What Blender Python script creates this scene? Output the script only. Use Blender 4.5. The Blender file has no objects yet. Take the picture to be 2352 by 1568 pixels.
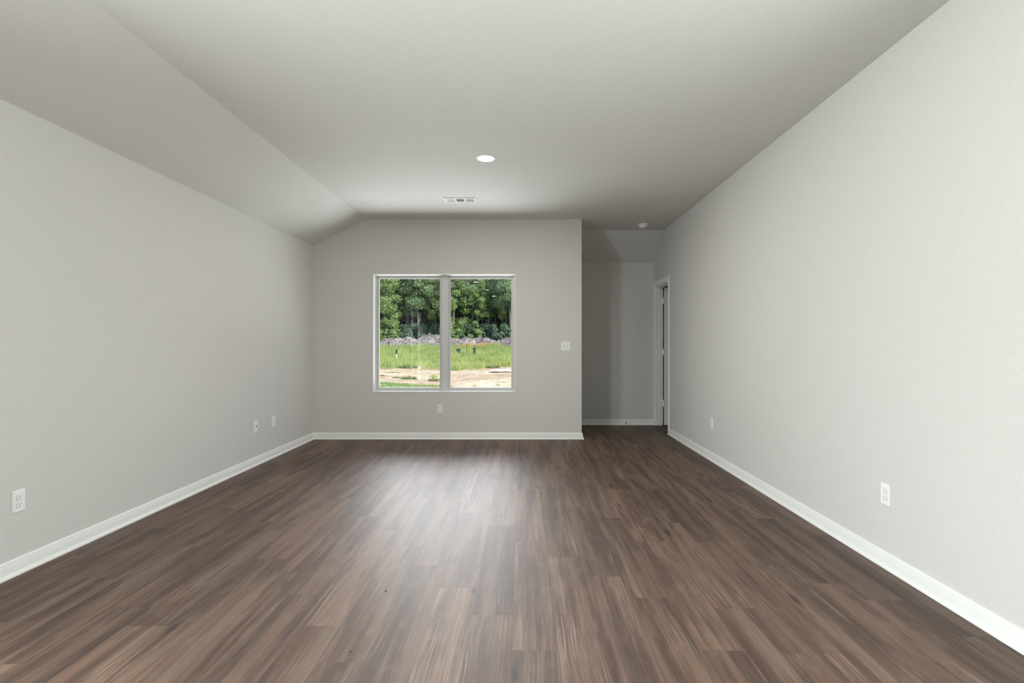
import bpy, bmesh, math, random
import numpy as np
from mathutils import Vector, Matrix, noise as mnoise

S = bpy.context.scene
COL = S.collection
PI = math.pi

# ------------------------------------------------------------------ camera
EYE = 1.2
cam_d = bpy.data.cameras.new('camera'); cam = bpy.data.objects.new('camera', cam_d); COL.objects.link(cam)
cam.location = (0, 0, EYE); cam.rotation_euler = (PI/2, 0, 0)
cam_d.lens = 18.0; cam_d.sensor_width = 36.0
cam_d.shift_x = -23/2352; cam_d.shift_y = 6/2352
cam_d.clip_start = 0.05; cam_d.clip_end = 400
S.camera = cam

# ------------------------------------------------------------------ exposure
S.view_settings.view_transform = 'Standard'
try: S.view_settings.look = 'None'
except Exception: pass
S.view_settings.gamma = 1.0
S.view_settings.use_curve_mapping = False
S.view_settings.exposure = 0.0

# ------------------------------------------------------------------ sky, sun, daylight, added fill
SKY = 1.2
SUN = 6.0
LAMP = 5.0          # each recessed ceiling light, watts
LAMP_FRONT = 33.0    # the dimmer one near the window wall
DOORLIGHT = 308.0    # daylight falling through the glazed patio door in the left wall, just out of frame
SIDE_FILL = 100.0    # fill lamp behind the added right-wall window, brightens the left wall
CEILING_FILL = 320.0        # fill lamp added outside the window, aimed up to brighten the ceiling
world = bpy.data.worlds.new('sky'); S.world = world; world.use_nodes = True
wn, wl = world.node_tree.nodes, world.node_tree.links
wn.clear()
w_out = wn.new('ShaderNodeOutputWorld'); w_bg = wn.new('ShaderNodeBackground')
w_tc = wn.new('ShaderNodeTexCoord'); w_sep = wn.new('ShaderNodeSeparateXYZ')
wl.new(w_tc.outputs['Generated'], w_sep.inputs[0])
w_r = wn.new('ShaderNodeValToRGB')
w_r.color_ramp.elements[0].position = 0.0; w_r.color_ramp.elements[0].color = (0.92, 0.95, 1.0, 1)
w_r.color_ramp.elements[1].position = 0.7; w_r.color_ramp.elements[1].color = (0.30, 0.50, 0.88, 1)
wl.new(w_sep.outputs['Z'], w_r.inputs[0])
# bright glow added to the sky over the wood, shaped for the floor sheen
w_dot = wn.new('ShaderNodeVectorMath'); w_dot.operation = 'DOT_PRODUCT'
gdir = Vector((-0.12, 0.97, 0.20)).normalized(); w_dot.inputs[1].default_value = gdir
wl.new(w_tc.outputs['Generated'], w_dot.inputs[0])
w_mr = wn.new('ShaderNodeMapRange'); w_mr.interpolation_type = 'SMOOTHSTEP'
w_mr.inputs[1].default_value = 0.86; w_mr.inputs[2].default_value = 0.99
w_mr.inputs[3].default_value = 0.0; w_mr.inputs[4].default_value = 16.0
wl.new(w_dot.outputs['Value'], w_mr.inputs[0])
w_hz = wn.new('ShaderNodeVectorMath'); w_hz.operation = 'SCALE'
w_hz.inputs[0].default_value = (0.95, 0.96, 1.0); wl.new(w_mr.outputs[0], w_hz.inputs['Scale'])
w_add = wn.new('ShaderNodeVectorMath'); w_add.operation = 'ADD'
wl.new(w_r.outputs[0], w_add.inputs[0]); wl.new(w_hz.outputs[0], w_add.inputs[1])
wl.new(w_add.outputs[0], w_bg.inputs['Color']); w_bg.inputs['Strength'].default_value = SKY
wl.new(w_bg.outputs[0], w_out.inputs[0])

def lamp(name, kind, loc, power, color=(1, 1, 1), parent=None):
    d = bpy.data.lights.new(name, kind); d.energy = power; d.color = color
    o = bpy.data.objects.new(name, d); COL.objects.link(o); o.location = loc
    if parent: o.parent = parent
    return o
def aim(o, direction):
    o.rotation_euler = Vector(direction).to_track_quat('-Z', 'Y').to_euler()
sun = lamp('sun', 'SUN', (20, 10, 30), SUN, (1.0, 0.94, 0.84)); sun.data.angle = math.radians(0.6)
aim(sun, (-0.60, 0.40, -0.69))
# daylight through the glazed patio door in the left wall, just outside the left edge of the photograph
dl = lamp('patio_door_daylight', 'AREA', (-3.20, 0.50, 1.06), DOORLIGHT, (0.945, 0.985, 1.0))
dl.data.shape = 'RECTANGLE'; dl.data.size = 1.75; dl.data.size_y = 1.95; aim(dl, (1, 0, 0))
sl = lamp('side_fill_light', 'AREA', (2.22, 0.85, 1.40), SIDE_FILL, (0.945, 0.985, 1.0))  # added lamp, lifts the left wall and the ceiling slope
sl.data.shape = 'RECTANGLE'; sl.data.size = 1.6; sl.data.size_y = 1.35; aim(sl, (-1, 0, 0))
# added lamp on the ground outside, throwing fill light up onto the ceiling
pl = lamp('ceiling_fill_light', 'AREA', (-0.99, 8.5, -0.20), CEILING_FILL, (0.95, 0.985, 1.0))
pl.data.shape = 'RECTANGLE'; pl.data.size = 2.6; pl.data.size_y = 2.4
pl.rotation_euler = (PI, 0, 0)

# ------------------------------------------------------------------ room numbers (metres; y is depth from the camera)
XL, XR = -2.645, 1.965      # left and right wall faces
YF = 6.474                  # window wall face
XE = 0.754                  # end of the window wall
YH = 7.612                  # wall at the end of the hall
ZC, ZL = 2.78, 2.443        # flat ceiling, top of the left wall
XS = -1.987                 # where the ceiling starts to slope
YS, ZH = 7.092, 2.41        # hall slope
TW = 0.12

# ------------------------------------------------------------------ material helpers
def srgb(r, g, b):
    f = lambda c: (c/255/12.92) if c/255 <= 0.04045 else ((c/255+0.055)/1.055)**2.4
    return (f(r), f(g), f(b), 1.0)
class NT:
    def __init__(s, name):
        s.m = bpy.data.materials.new(name); s.m.use_nodes = True
        s.n, s.l = s.m.node_tree.nodes, s.m.node_tree.links
        s.b = s.n['Principled BSDF']; s.out = s.n['Material Output']
    def new(s, t, **kw):
        n = s.n.new(t)
        for k, v in kw.items(): setattr(n, k, v)
        return n
    def put(s, val, sock):
        if isinstance(val, bpy.types.NodeSocket): s.l.new(val, sock)
        else: sock.default_value = val
    def math(s, op, a, b=None, c=None, clamp=False):
        n = s.new('ShaderNodeMath', operation=op, use_clamp=clamp)
        s.put(a, n.inputs[0])
        if b is not None: s.put(b, n.inputs[1])
        if c is not None: s.put(c, n.inputs[2])
        return n.outputs[0]
    def mix(s, f, a, b, mode='MIX'):
        n = s.new('ShaderNodeMix', data_type='RGBA', blend_type=mode)
        s.put(f, n.inputs[0]); s.put(a, n.inputs[6]); s.put(b, n.inputs[7])
        return n.outputs[2]
    def noise(s, vec, scale=1.0, detail=2.0, rough=0.5, dist=0.0):
        n = s.new('ShaderNodeTexNoise')
        if vec is not None: s.l.new(vec, n.inputs['Vector'])
        n.inputs['Scale'].default_value = scale; n.inputs['Detail'].default_value = detail
        n.inputs['Roughness'].default_value = rough; n.inputs['Distortion'].default_value = dist
        return n.outputs[0]
    def smooth(s, v, lo, hi, a=0.0, b=1.0):
        n = s.new('ShaderNodeMapRange', interpolation_type='SMOOTHSTEP')
        s.put(v, n.inputs[0])
        for i, x in enumerate((lo, hi, a, b)): n.inputs[i+1].default_value = x
        return n.outputs[0]
    def obj(s): return s.new('ShaderNodeTexCoord').outputs['Object']
    def pos(s): return s.new('ShaderNodeNewGeometry').outputs['Position']
    def vmul(s, v, xyz):
        n = s.new('ShaderNodeVectorMath', operation='MULTIPLY'); s.l.new(v, n.inputs[0]); n.inputs[1].default_value = xyz
        return n.outputs[0]
    def bump(s, h, strength, dist):
        n = s.new('ShaderNodeBump'); s.put(h, n.inputs['Height'])
        n.inputs['Strength'].default_value = strength; n.inputs['Distance'].default_value = dist
        s.l.new(n.outputs[0], s.b.inputs['Normal'])
def plain(name, col, rough=0.5, metal=0.0, spec=0.5, var=0.03):
    t = NT(name)
    n = t.noise(t.obj(), 30.0, 3)
    c2 = tuple(min(1, x*(1-var*2)) for x in col[:3])+(1,)
    t.put(t.mix(n, c2, col), t.b.inputs['Base Color'])
    t.b.inputs['Roughness'].default_value = rough; t.b.inputs['Metallic'].default_value = metal
    t.b.inputs['Specular IOR Level'].default_value = spec
    return t.m
def paint(name, col, bump_s, scale):
    t = NT(name); p = t.pos()
    big = t.noise(p, 0.8, 2)
    c2 = tuple(x*0.975 for x in col[:3])+(1,)
    t.put(t.mix(big, c2, col), t.b.inputs['Base Color'])
    t.b.inputs['Roughness'].default_value = 0.75; t.b.inputs['Specular IOR Level'].default_value = 0.25
    a = t.noise(p, scale, 2.5, 0.55)
    t.bump(t.smooth(a, 0.40, 0.66), bump_s, 0.004)
    return t.m
M_WALL = paint('greige_wall_paint', (0.640, 0.630, 0.602, 1), 0.30, 180)
M_CEIL = paint('textured_ceiling_paint', (0.650, 0.645, 0.618, 1), 0.30, 170)
M_TRIM = plain('white_trim_paint', (0.80, 0.80, 0.78, 1), 0.38, var=0.01)
M_VINYL = plain('white_vinyl', (0.60, 0.595, 0.59, 1), 0.35, var=0.01)
M_PLATE = plain('white_plastic', (0.84, 0.84, 0.83, 1), 0.32, var=0.01)
M_SLOT = plain('dark_slot', (0.06, 0.058, 0.055, 1), 0.6)
M_DARK = plain('black_rubber', (0.012, 0.012, 0.012, 1), 0.6)
M_NICKEL = plain('brushed_nickel', (0.42, 0.40, 0.37, 1), 0.3, metal=1.0)
M_DUCT = plain('duct_shade', (0.10, 0.10, 0.095, 1), 0.8)

def wood_floor():
    t = NT('vinyl_plank_floor')
    at = t.new('ShaderNodeAttribute', attribute_name='plank')
    uv = t.new('ShaderNodeUVMap', uv_map='plank_uv')
    sep = t.new('ShaderNodeSeparateXYZ'); t.l.new(uv.outputs[0], sep.inputs[0])
    u, v = sep.outputs[0], sep.outputs[1]
    rs = t.new('ShaderNodeSeparateColor'); t.l.new(at.outputs['Color'], rs.inputs[0])
    r1, r2, r3 = rs.outputs[0], rs.outputs[1], rs.outputs[2]
    def coord(su, sv, salt):
        c = t.new('ShaderNodeCombineXYZ')
        t.put(t.math('MULTIPLY', u, su), c.inputs[0]); t.put(t.math('MULTIPLY', v, sv), c.inputs[1])
        t.put(t.math('MULTIPLY_ADD', r3, 91.0, salt), c.inputs[2])
        return c.outputs[0]
    # slow wander so that the grain is not ruler straight
    wander = t.noise(coord(5.0, 1.6, 3.0), 1.0, 2)
    uw = t.math('MULTIPLY_ADD', t.math('SUBTRACT', wander, 0.5), 0.034, u)
    def wcoord(su, sv, salt):
        c = t.new('ShaderNodeCombineXYZ')
        t.put(t.math('MULTIPLY', uw, su), c.inputs[0]); t.put(t.math('MULTIPLY', v, sv), c.inputs[1])
        t.put(t.math('MULTIPLY_ADD', r3, 91.0, salt), c.inputs[2])
        return c.outputs[0]
    broad = t.noise(wcoord(15.0, 0.9, 0.0), 1.0, 3, 0.55)
    grain = t.noise(wcoord(330.0, 4.0, 7.0), 1.0, 3, 0.6)
    mid = t.noise(wcoord(75.0, 1.3, 11.0), 1.0, 4, 0.65)
    # each plank is printed as three narrow strips of slightly different tone
    sidx = t.math('FLOOR', t.math('MULTIPLY', t.math('MULTIPLY_ADD', t.math('SUBTRACT', wander, 0.5), 0.012, u), 16.4))
    wnz = t.new('ShaderNodeTexWhiteNoise', noise_dimensions='2D'); wv = t.new('ShaderNodeCombineXYZ')
    t.put(sidx, wv.inputs[0]); t.put(t.math('MULTIPLY', r3, 77.0), wv.inputs[1]); t.l.new(wv.outputs[0], wnz.inputs['Vector'])
    strip = wnz.outputs['Value']
    smudge = t.noise(coord(14.0, 7.0, 17.0), 1.0, 4, 0.6)
    dark = srgb(92, 69, 55); base = srgb(126, 99, 82); light = srgb(160, 134, 115)
    c = t.mix(t.smooth(broad, 0.36, 0.62), dark, base)
    c = t.mix(t.smooth(mid, 0.50, 0.78, 0, 0.38), c, light)
    c = t.mix(t.smooth(smudge, 0.48, 0.72, 0, 0.30), c, srgb(146, 124, 110))
    # pale worn streaks in patches
    patch = t.smooth(t.noise(coord(7.0, 1.6, 23.0), 1.0, 2), 0.53, 0.70)
    streak = t.smooth(t.noise(wcoord(170.0, 2.2, 31.0), 1.0, 4, 0.7), 0.52, 0.66)
    c = t.mix(t.math('MULTIPLY', t.math('MULTIPLY', patch, streak), 0.68), c, srgb(186, 167, 150))
    # warm brown patches in some planks
    warm = t.smooth(t.noise(coord(4.0, 1.3, 43.0), 1.0, 2), 0.50, 0.72)
    c = t.mix(t.math('MULTIPLY', warm, t.smooth(r2, 0.45, 0.95, 0, 0.40)), c, srgb(134, 92, 60))
    # strip tone
    c = t.mix(t.math('MULTIPLY', t.smooth(strip, 0.0, 0.45, 0.62, 0), t.smooth(broad, 0.62, 0.40)), c, srgb(78, 60, 49))
    c = t.mix(t.math('MULTIPLY', t.smooth(strip, 0.62, 1.0, 0, 0.38), t.smooth(broad, 0.38, 0.62)), c, srgb(152, 132, 114))
    # dark cracks
    crack = t.smooth(t.noise(wcoord(210.0, 1.1, 57.0), 1.0, 4, 0.7), 0.34, 0.40, 1, 0)
    c = t.mix(t.math('MULTIPLY', crack, 0.75), c, srgb(52, 39, 32))
    # knots
    vo = t.new('ShaderNodeTexVoronoi', feature='F1'); t.l.new(wcoord(6.0, 1.5, 71.0), vo.inputs['Vector']); vo.inputs['Scale'].default_value = 1.0
    kd = t.math('MULTIPLY_ADD', t.math('SUBTRACT', mid, 0.5), 0.12, vo.outputs['Distance'])
    c = t.mix(t.smooth(kd, 0.03, 0.13, 0.9, 0), c, srgb(56, 43, 36))
    # fine grain lines and plank to plank tone
    c = t.mix(1.0, c, t.mix(t.smooth(grain, 0.34, 0.64), (0.68, 0.67, 0.66, 1), (1.14, 1.14, 1.14, 1)), 'MULTIPLY')
    tone = t.math('MULTIPLY_ADD', r1, 0.22, 0.555)
    cb = t.new('ShaderNodeCombineColor')
    for i in range(3): t.put(tone, cb.inputs[i])
    c = t.mix(1.0, c, cb.outputs[0], 'MULTIPLY')
    # joints
    W, L = 0.183, 1.118
    eu = t.math('MINIMUM', u, t.math('SUBTRACT', W, u)); ev = t.math('MINIMUM', v, t.math('SUBTRACT', L, v))
    joint = t.smooth(t.math('MINIMUM', eu, ev), 0.0004, 0.0016, 1, 0)
    c = t.mix(t.math('MULTIPLY', joint, 0.6), c, srgb(48, 38, 33))
    t.put(c, t.b.inputs['Base Color'])
    t.put(t.math('MULTIPLY_ADD', grain, 0.10, 0.50), t.b.inputs['Roughness'])
    t.b.inputs['Specular IOR Level'].default_value = 0.55
    h = t.math('SUBTRACT', t.math('MULTIPLY', grain, 0.5), joint)
    t.bump(h, 0.22, 0.0012)
    return t.m
M_FLOOR = wood_floor()

def glass():
    t = NT('window_glass'); t.n.remove(t.b)
    tr = t.new('ShaderNodeBsdfTransparent'); tr.inputs[0].default_value = (0.96, 0.975, 0.97, 1)
    gl = t.new('ShaderNodeBsdfGlossy'); gl.inputs['Roughness'].default_value = 0.0
    fr = t.new('ShaderNodeFresnel')
    bf = t.new('ShaderNodeNewGeometry').outputs['Backfacing']      # same reflectance at either face of the thin pane
    t.put(t.math('MULTIPLY_ADD', bf, 1/1.32-1.32, 1.32), fr.inputs[0])
    mx = t.new('ShaderNodeMixShader'); t.l.new(fr.outputs[0], mx.inputs[0])
    t.l.new(tr.outputs[0], mx.inputs[1]); t.l.new(gl.outputs[0], mx.inputs[2]); t.l.new(mx.outputs[0], t.out.inputs[0])
    return t.m
M_GLASS = glass()
def emit(name, col, s):
    t = NT(name); t.b.inputs['Emission Color'].default_value = col; t.b.inputs['Emission Strength'].default_value = s
    t.b.inputs['Base Color'].default_value = (0.9, 0.9, 0.9, 1)
    return t.m
M_LENS = emit('lit_lens', (1.0, 0.98, 0.94, 1), 9.0)

# ------------------------------------------------------------------ mesh helpers
class MB:
    def __init__(s): s.v = []; s.f = []
    def add(s, vs, fs):
        k = len(s.v); s.v += [tuple(p) for p in vs]; s.f += [tuple(i+k for i in q) for q in fs]
    def box(s, x0, x1, y0, y1, z0, z1):
        vs = [(x, y, z) for x in (x0, x1) for y in (y0, y1) for z in (z0, z1)]
        s.add(vs, [(0,1,3,2),(4,6,7,5),(0,4,5,1),(2,3,7,6),(0,2,6,4),(1,5,7,3)])
    def prism(s, pts, axis, a, b):
        def P(p, t): return (t, p[0], p[1]) if axis == 0 else (p[0], t, p[1]) if axis == 1 else (p[0], p[1], t)
        n = len(pts)
        vs = [P(p, a) for p in pts]+[P(p, b) for p in pts]
        fs = [tuple(range(n)), tuple(range(2*n-1, n-1, -1))]+[(i, (i+1)%n, n+(i+1)%n, n+i) for i in range(n)]
        s.add(vs, fs)
    def lathe(s, prof, n=32, axis='z', c=(0,0,0), sx=1.0):
        vs = []; m = len(prof)
        for i in range(n):
            a = 2*PI*i/n
            for r, h in prof:
                p = (r*math.cos(a)*sx, r*math.sin(a), h)
                if axis == 'y': p = (p[0], h, p[1])
                if axis == 'x': p = (h, p[0], p[1])
                vs.append((p[0]+c[0], p[1]+c[1], p[2]+c[2]))
        fs = [(i*m+j, ((i+1)%n)*m+j, ((i+1)%n)*m+j+1, i*m+j+1) for i in range(n) for j in range(m-1)]
        s.add(vs, fs)
        k = len(s.v)-n*m
        if prof[0][0] > 1e-6: s.f.append(tuple(k+i*m for i in range(n)))
        if prof[-1][0] > 1e-6: s.f.append(tuple(k+i*m+m-1 for i in reversed(range(n))))
    def tube(s, pts, rad, n=8):
        pts = [Vector(p) for p in pts]; k = len(s.v)
        for i, p in enumerate(pts):
            d = (pts[min(i+1, len(pts)-1)]-pts[max(i-1, 0)]).normalized()
            a = d.cross(Vector((0.13, 1, 0.07))).normalized(); b = d.cross(a)
            for j in range(n):
                t = 2*PI*j/n; q = p+(a*math.cos(t)+b*math.sin(t))*rad[i]
                s.v.append(tuple(q))
        for i in range(len(pts)-1):
            for j in range(n):
                s.f.append((k+i*n+j, k+i*n+(j+1)%n, k+(i+1)*n+(j+1)%n, k+(i+1)*n+j))
        s.f.append(tuple(k+j for j in reversed(range(n)))); s.f.append(tuple(k+(len(pts)-1)*n+j for j in range(n)))
    def build(s, name, mat, parent=None, bevel=0.0, seg=2, smooth=False, loc=None):
        me = bpy.data.meshes.new(name); me.from_pydata(s.v, [], s.f); me.update()
        bm = bmesh.new(); bm.from_mesh(me)
        bmesh.ops.remove_doubles(bm, verts=bm.verts, dist=1e-6)
        bmesh.ops.recalc_face_normals(bm, faces=bm.faces)
        if bevel > 0:
            bmesh.ops.bevel(bm, geom=[e for e in bm.edges if len(e.link_faces) == 2 and e.calc_face_angle(0) > 0.5],
                            offset=bevel, segments=seg, affect='EDGES', clamp_overlap=True)
        if smooth:
            for f in bm.faces: f.smooth = True
        bm.to_mesh(me); bm.free()
        if smooth:
            try: me.set_sharp_from_angle(angle=math.radians(40))
            except Exception: pass
        if mat: me.materials.append(mat)
        o = bpy.data.objects.new(name, me); COL.objects.link(o)
        if parent: o.parent = parent
        if loc: o.location = loc
        return o
def tag(o, label=None, cat=None, group=None, kind=None):
    if label: o['label'] = label
    if cat: o['category'] = cat
    if group: o['group'] = group
    if kind: o['kind'] = kind
    return o
def thing(name, label, cat, loc=(0,0,0), rz=0.0, group=None, kind=None):
    o = bpy.data.objects.new(name, None); COL.objects.link(o); o.location = loc; o.rotation_euler = (0, 0, rz)
    o.empty_display_size = 0.1
    return tag(o, label, cat, group, kind)
def struct(o, label, cat): return tag(o, label, cat, None, 'structure')

# ------------------------------------------------------------------ floor
PW, PL, PX0 = 0.183, 1.118, -0.04
ENDS = {-8: 2.857, -9: 3.30, -7: 2.70, -6: 2.454, -5: 2.178, -4: 3.05, -3: 2.78, -2: 2.525, -1: 2.269, 0: 2.007, 1: 2.89, 2: 2.646,
        3: 2.42, 4: 2.004, 5: 2.325, 6: 1.99, 7: 2.783, 8: 2.57, 9: 2.40, 10: 2.10}
def build_floor():
    rnd = random.Random(5)
    V, F, UV, C = [], [], [], []
    k0, k1 = int(math.floor((XL-0.1-PX0)/PW)), int(math.ceil((4.4-PX0)/PW))
    for k in range(k0, k1):
        x0, x1 = PX0+k*PW, PX0+(k+1)*PW
        xm = (x0+x1)/2
        ymin, ymax = (-8.6, 6.60) if xm < 0.60 else (-8.6, 7.70) if xm < 2.06 else (5.5, 8.6)
        e = ENDS.get(k, 2.0+((k*0.37) % 1.0)*PL)
        j0 = int(math.floor((ymin-e)/PL)); j1 = int(math.ceil((ymax-e)/PL))
        for j in range(j0, j1):
            a, b = e+j*PL, e+(j+1)*PL
            y0, y1 = max(a, ymin), min(b, ymax)
            if y1-y0 < 1e-4: continue
            n = len(V); V += [(x0,y0,0),(x1,y0,0),(x1,y1,0),(x0,y1,0)]; F.append((n,n+1,n+2,n+3))
            UV += [(0,y0-a),(PW,y0-a),(PW,y1-a),(0,y1-a)]
            c = (rnd.random(), rnd.random(), rnd.random(), 1); C += [c]*4
    # slab under the planks
    mb = MB()
    for (xa, xb, ya, yb) in ((XL-0.1, 0.60, -8.6, 6.60), (0.60, 2.06, -8.6, 7.70), (2.06, 4.4, 5.5, 8.6)):
        mb.box(xa, xb, ya, yb, -0.15, -0.004)
    n = len(V); V += mb.v; F += [tuple(i+n for i in q) for q in mb.f]
    for q in mb.f: UV += [(0.09, 0.5)]*4; C += [(0.5,0.2,0.5,1)]*4
    me = bpy.data.meshes.new('floor'); me.from_pydata(V, [], F); me.update()
    uvl = me.uv_layers.new(name='plank_uv')
    uvl.data.foreach_set('uv', np.array(UV, dtype=np.float32).ravel())
    ca = me.color_attributes.new('plank', 'FLOAT_COLOR', 'CORNER')
    ca.data.foreach_set('color', np.array(C, dtype=np.float32).ravel())
    me.materials.append(M_FLOOR)
    o = bpy.data.objects.new('floor', me); COL.objects.link(o)
    struct(o, 'brown wood-look plank floor running away towards the window wall', 'floor')
build_floor()

# ------------------------------------------------------------------ walls and ceiling
PY0, PY1, PZ1 = -0.38, 1.48, 2.08      # patio door opening
b = MB(); b.box(XL-TW, XL, PY1, YF+0.146, 0, ZL); b.box(XL-TW, XL, -8.6, PY0, 0, ZL); b.box(XL-TW, XL, PY0, PY1, PZ1, ZL)
struct(b.build('wall_left', M_WALL), 'long pale grey left wall under the sloped ceiling', 'wall')
WX0, WX1, WZ0, WZ1 = -1.891, -0.0853, 0.589, 2.090
YO = YF+0.146
b = MB()
b.box(XL, WX0, YF, YO, 0, ZC); b.box(WX1, XE, YF, YO, 0, ZC)
b.box(WX0, WX1, YF, YO, 0, WZ0); b.box(WX0, WX1, YF, YO, WZ1, ZC)
b.box(XE-0.146, XE, YO, YH, 2.10, ZC); b.box(XE-0.146, XE, YO, 6.63, 0, 2.10); b.box(XE-0.146, XE, 7.47, YH, 0, 2.10)
struct(b.build('wall_far', M_WALL), 'grey end wall around the double window, with hall corner', 'wall')
DY0, DY1, DZ = 6.875, 7.555, 2.05
RY0, RY1, RZ0, RZ1 = -0.05, 1.75, 0.65, 2.10      # added right-wall opening for the fill lamp
b = MB(); b.box(XR, XR+0.108, RY1, DY0, 0, ZC); b.box(XR, XR+0.108, -8.6, RY0, 0, ZC); b.box(XR, XR+0.108, RY0, RY1, 0, RZ0); b.box(XR, XR+0.108, RY0, RY1, RZ1, ZC); b.box(XR, XR+0.108, DY0, DY1, DZ, ZC); b.box(XR, XR+0.108, DY1, 8.6, 0, ZC)
struct(b.build('wall_right', M_WALL), 'long bright grey right wall', 'wall')
b = MB(); b.box(XE-0.146, XR, YH, YH+0.12, 0, ZH)
struct(b.build('wall_hall', M_WALL), 'shaded grey wall at the end of the short hall', 'wall')
b = MB()
b.prism([(XS, -8.75), (2.1, -8.75), (2.1, YS), (XS, YS)], 2, ZC, ZC+0.17)
b.prism([(XL, ZL), (XS, ZC), (XS, ZC+0.17), (XL-0.16, ZC+0.17), (XL-0.16, ZL)], 1, -8.75, YF)
b.prism([(XL-0.16, ZC), (XS, ZC), (XS, ZC+0.17), (XL-0.16, ZC+0.17)], 1, YF, YS)
b.prism([(YS, ZC), (YH, ZH), (YH+0.16, ZH), (YH+0.16, ZC+0.17), (YS, ZC+0.17)], 0, XE-0.146, XR)
struct(b.build('ceiling', M_CEIL), 'textured off-white ceiling, flat in the middle, sloped left and over the hall', 'ceiling')
b = MB(); b.prism([(2.1, -3.4), (4.9, -3.4), (4.9, 2.8), (2.1, 2.8)], 2, ZC, ZC+0.12); struct(b.build('sun_block_roof', M_TRIM), 'unseen roof added to keep sun out of the added side window', 'roof')  # added out of view, only to block sun at the side window
# kitchen end behind the camera
b = MB(); b.box(XL-TW, XR, -8.6, -8.48, 0, ZC)
struct(b.build('wall_back', M_WALL), 'grey kitchen wall behind the camera', 'wall')
# room beyond the side door
b = MB(); b.box(4.3, 4.4, 5.6, 8.5, 0, ZC); b.box(2.073, 4.4, 8.5, 8.6, 0, ZC); b.box(2.073, 4.4, 5.5, 5.6, 0, ZC); b.box(2.1, 4.4, 5.5, 8.6, ZC, ZC+0.1)
struct(b.build('wall_bedroom', M_WALL), 'unlit room seen through the open side door', 'wall')

# ------------------------------------------------------------------ baseboards
PROF = [(0.030,0),(0.029,0.009),(0.024,0.016),(0.017,0.020),(0.0150,0.050),(0.0138,0.054),(0.0125,0.063),(0.0108,0.067),(0.0095,0.076),(0.005,0.082),(0,0.083),(0,0)]
def baseboard(name, path, label):
    """path: floor polyline of the wall face; the board stands to the right of travel, mitred at the corners"""
    P = [Vector((x, y)) for x, y in path]; n = len(P); m = len(PROF); b = MB(); nor = []
    for i in range(n-1):
        d = (P[i+1]-P[i]).normalized(); nor.append(Vector((d.y, -d.x)))
    vs = []
    for i in range(n):
        if i == 0: o = nor[0]
        elif i == n-1: o = nor[-1]
        else:
            s = nor[i-1]+nor[i]; o = s/(1+nor[i-1].dot(nor[i]))
        for t, h in PROF: vs.append((P[i].x+o.x*t, P[i].y+o.y*t, h))
    fs = [(i*m+j, i*m+(j+1)%m, (i+1)*m+(j+1)%m, (i+1)*m+j) for i in range(n-1) for j in range(m)]
    fs += [tuple(range(m)), tuple(range(n*m-1, n*m-m-1, -1))]
    b.add(vs, fs)
    return struct(b.build(name, M_TRIM), label, 'baseboard')
baseboard('baseboard_left', [(XL, PY1+0.06), (XL, YF-0.0005)], 'white baseboard along the left wall')
baseboard('baseboard_far', [(XL+0.0005, YF), (XE, YF), (XE, 6.555)], 'white baseboard under the window, wrapping the hall corner')
baseboard('baseboard_hall', [(XE+0.02, YH), (XR-0.0005, YH)], 'white baseboard at the end of the hall')
baseboard('baseboard_right', [(XR, DY0-0.058), (XR, -8.4)], 'white baseboard along the right wall')

# ------------------------------------------------------------------ window
def frame_rect(b, x0, x1, z0, z1, wl_, wr, wt, wb, y0, y1):
    b.box(x0, x0+wl_, y0, y1, z0, z1); b.box(x1-wr, x1, y0, y1, z0, z1)
    b.box(x0+wl_, x1-wr, y0, y1, z1-wt, z1); b.box(x0+wl_, x1-wr, y0, y1, z0, z0+wb)
win = thing('window_1', 'white double window looking out on a field and wood', 'window', (0,0,0), kind='structure')
b = MB(); frame_rect(b, WX0, WX1, WZ0, WZ1, 0.012, 0.012, 0.012, 0.014, YF-0.004, YF+0.13)
b.build('window_casing', M_TRIM, win, bevel=0.002)
ix0, ix1, iz0, iz1 = WX0+0.012, WX1-0.012, WZ0+0.014, WZ1-0.012
MX0, MX1 = -1.030, -0.948
b = MB(); b.box(MX0, MX1, YF+0.085, YF+0.145, iz0, iz1); b.build('mullion', M_VINYL, win, bevel=0.003)
for (a, c, l, r) in ((ix0, MX0, 0.043, 0.026), (MX1, ix1, 0.028, 0.041)):
    f = MB(); frame_rect(f, a, c, iz0, iz1, l*0.45, r*0.45, 0.016, 0.018, YF+0.098, YF+0.142)
    fr = f.build('window_frame', M_VINYL, win, bevel=0.002)
    f = MB(); frame_rect(f, a+l*0.45, c-r*0.45, iz0+0.018, iz1-0.016, l*0.55, r*0.55, 0.022, 0.022, YF+0.110, YF+0.138)
    f.build('sash', M_VINYL, fr, bevel=0.003)
    f = MB(); f.box(a+l-0.004, c-r+0.004, YF+0.126, YF+0.130, iz0+0.036, iz1-0.034); f.build('pane', M_GLASS, fr)
# glazed patio door in the left wall
pd = thing('window_2', 'glazed patio door in the left wall beside the camera', 'patio door', (0,0,0), kind='structure')
b = MB()
for y0, y1 in ((PY0, 0.57), (0.53, PY1)):
    b.box(XL-0.09, XL-0.03, y0, y0+0.06, 0, PZ1); b.box(XL-0.09, XL-0.03, y1-0.06, y1, 0, PZ1)
    b.box(XL-0.09, XL-0.03, y0+0.06, y1-0.06, 0, 0.08); b.box(XL-0.09, XL-0.03, y0+0.06, y1-0.06, PZ1-0.06, PZ1)
b.build('door_frame', M_VINYL, pd)
b = MB(); b.box(XL-0.062, XL-0.058, PY0+0.06, PY1-0.06, 0.08, PZ1-0.06); b.build('pane', M_GLASS, pd)

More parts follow.
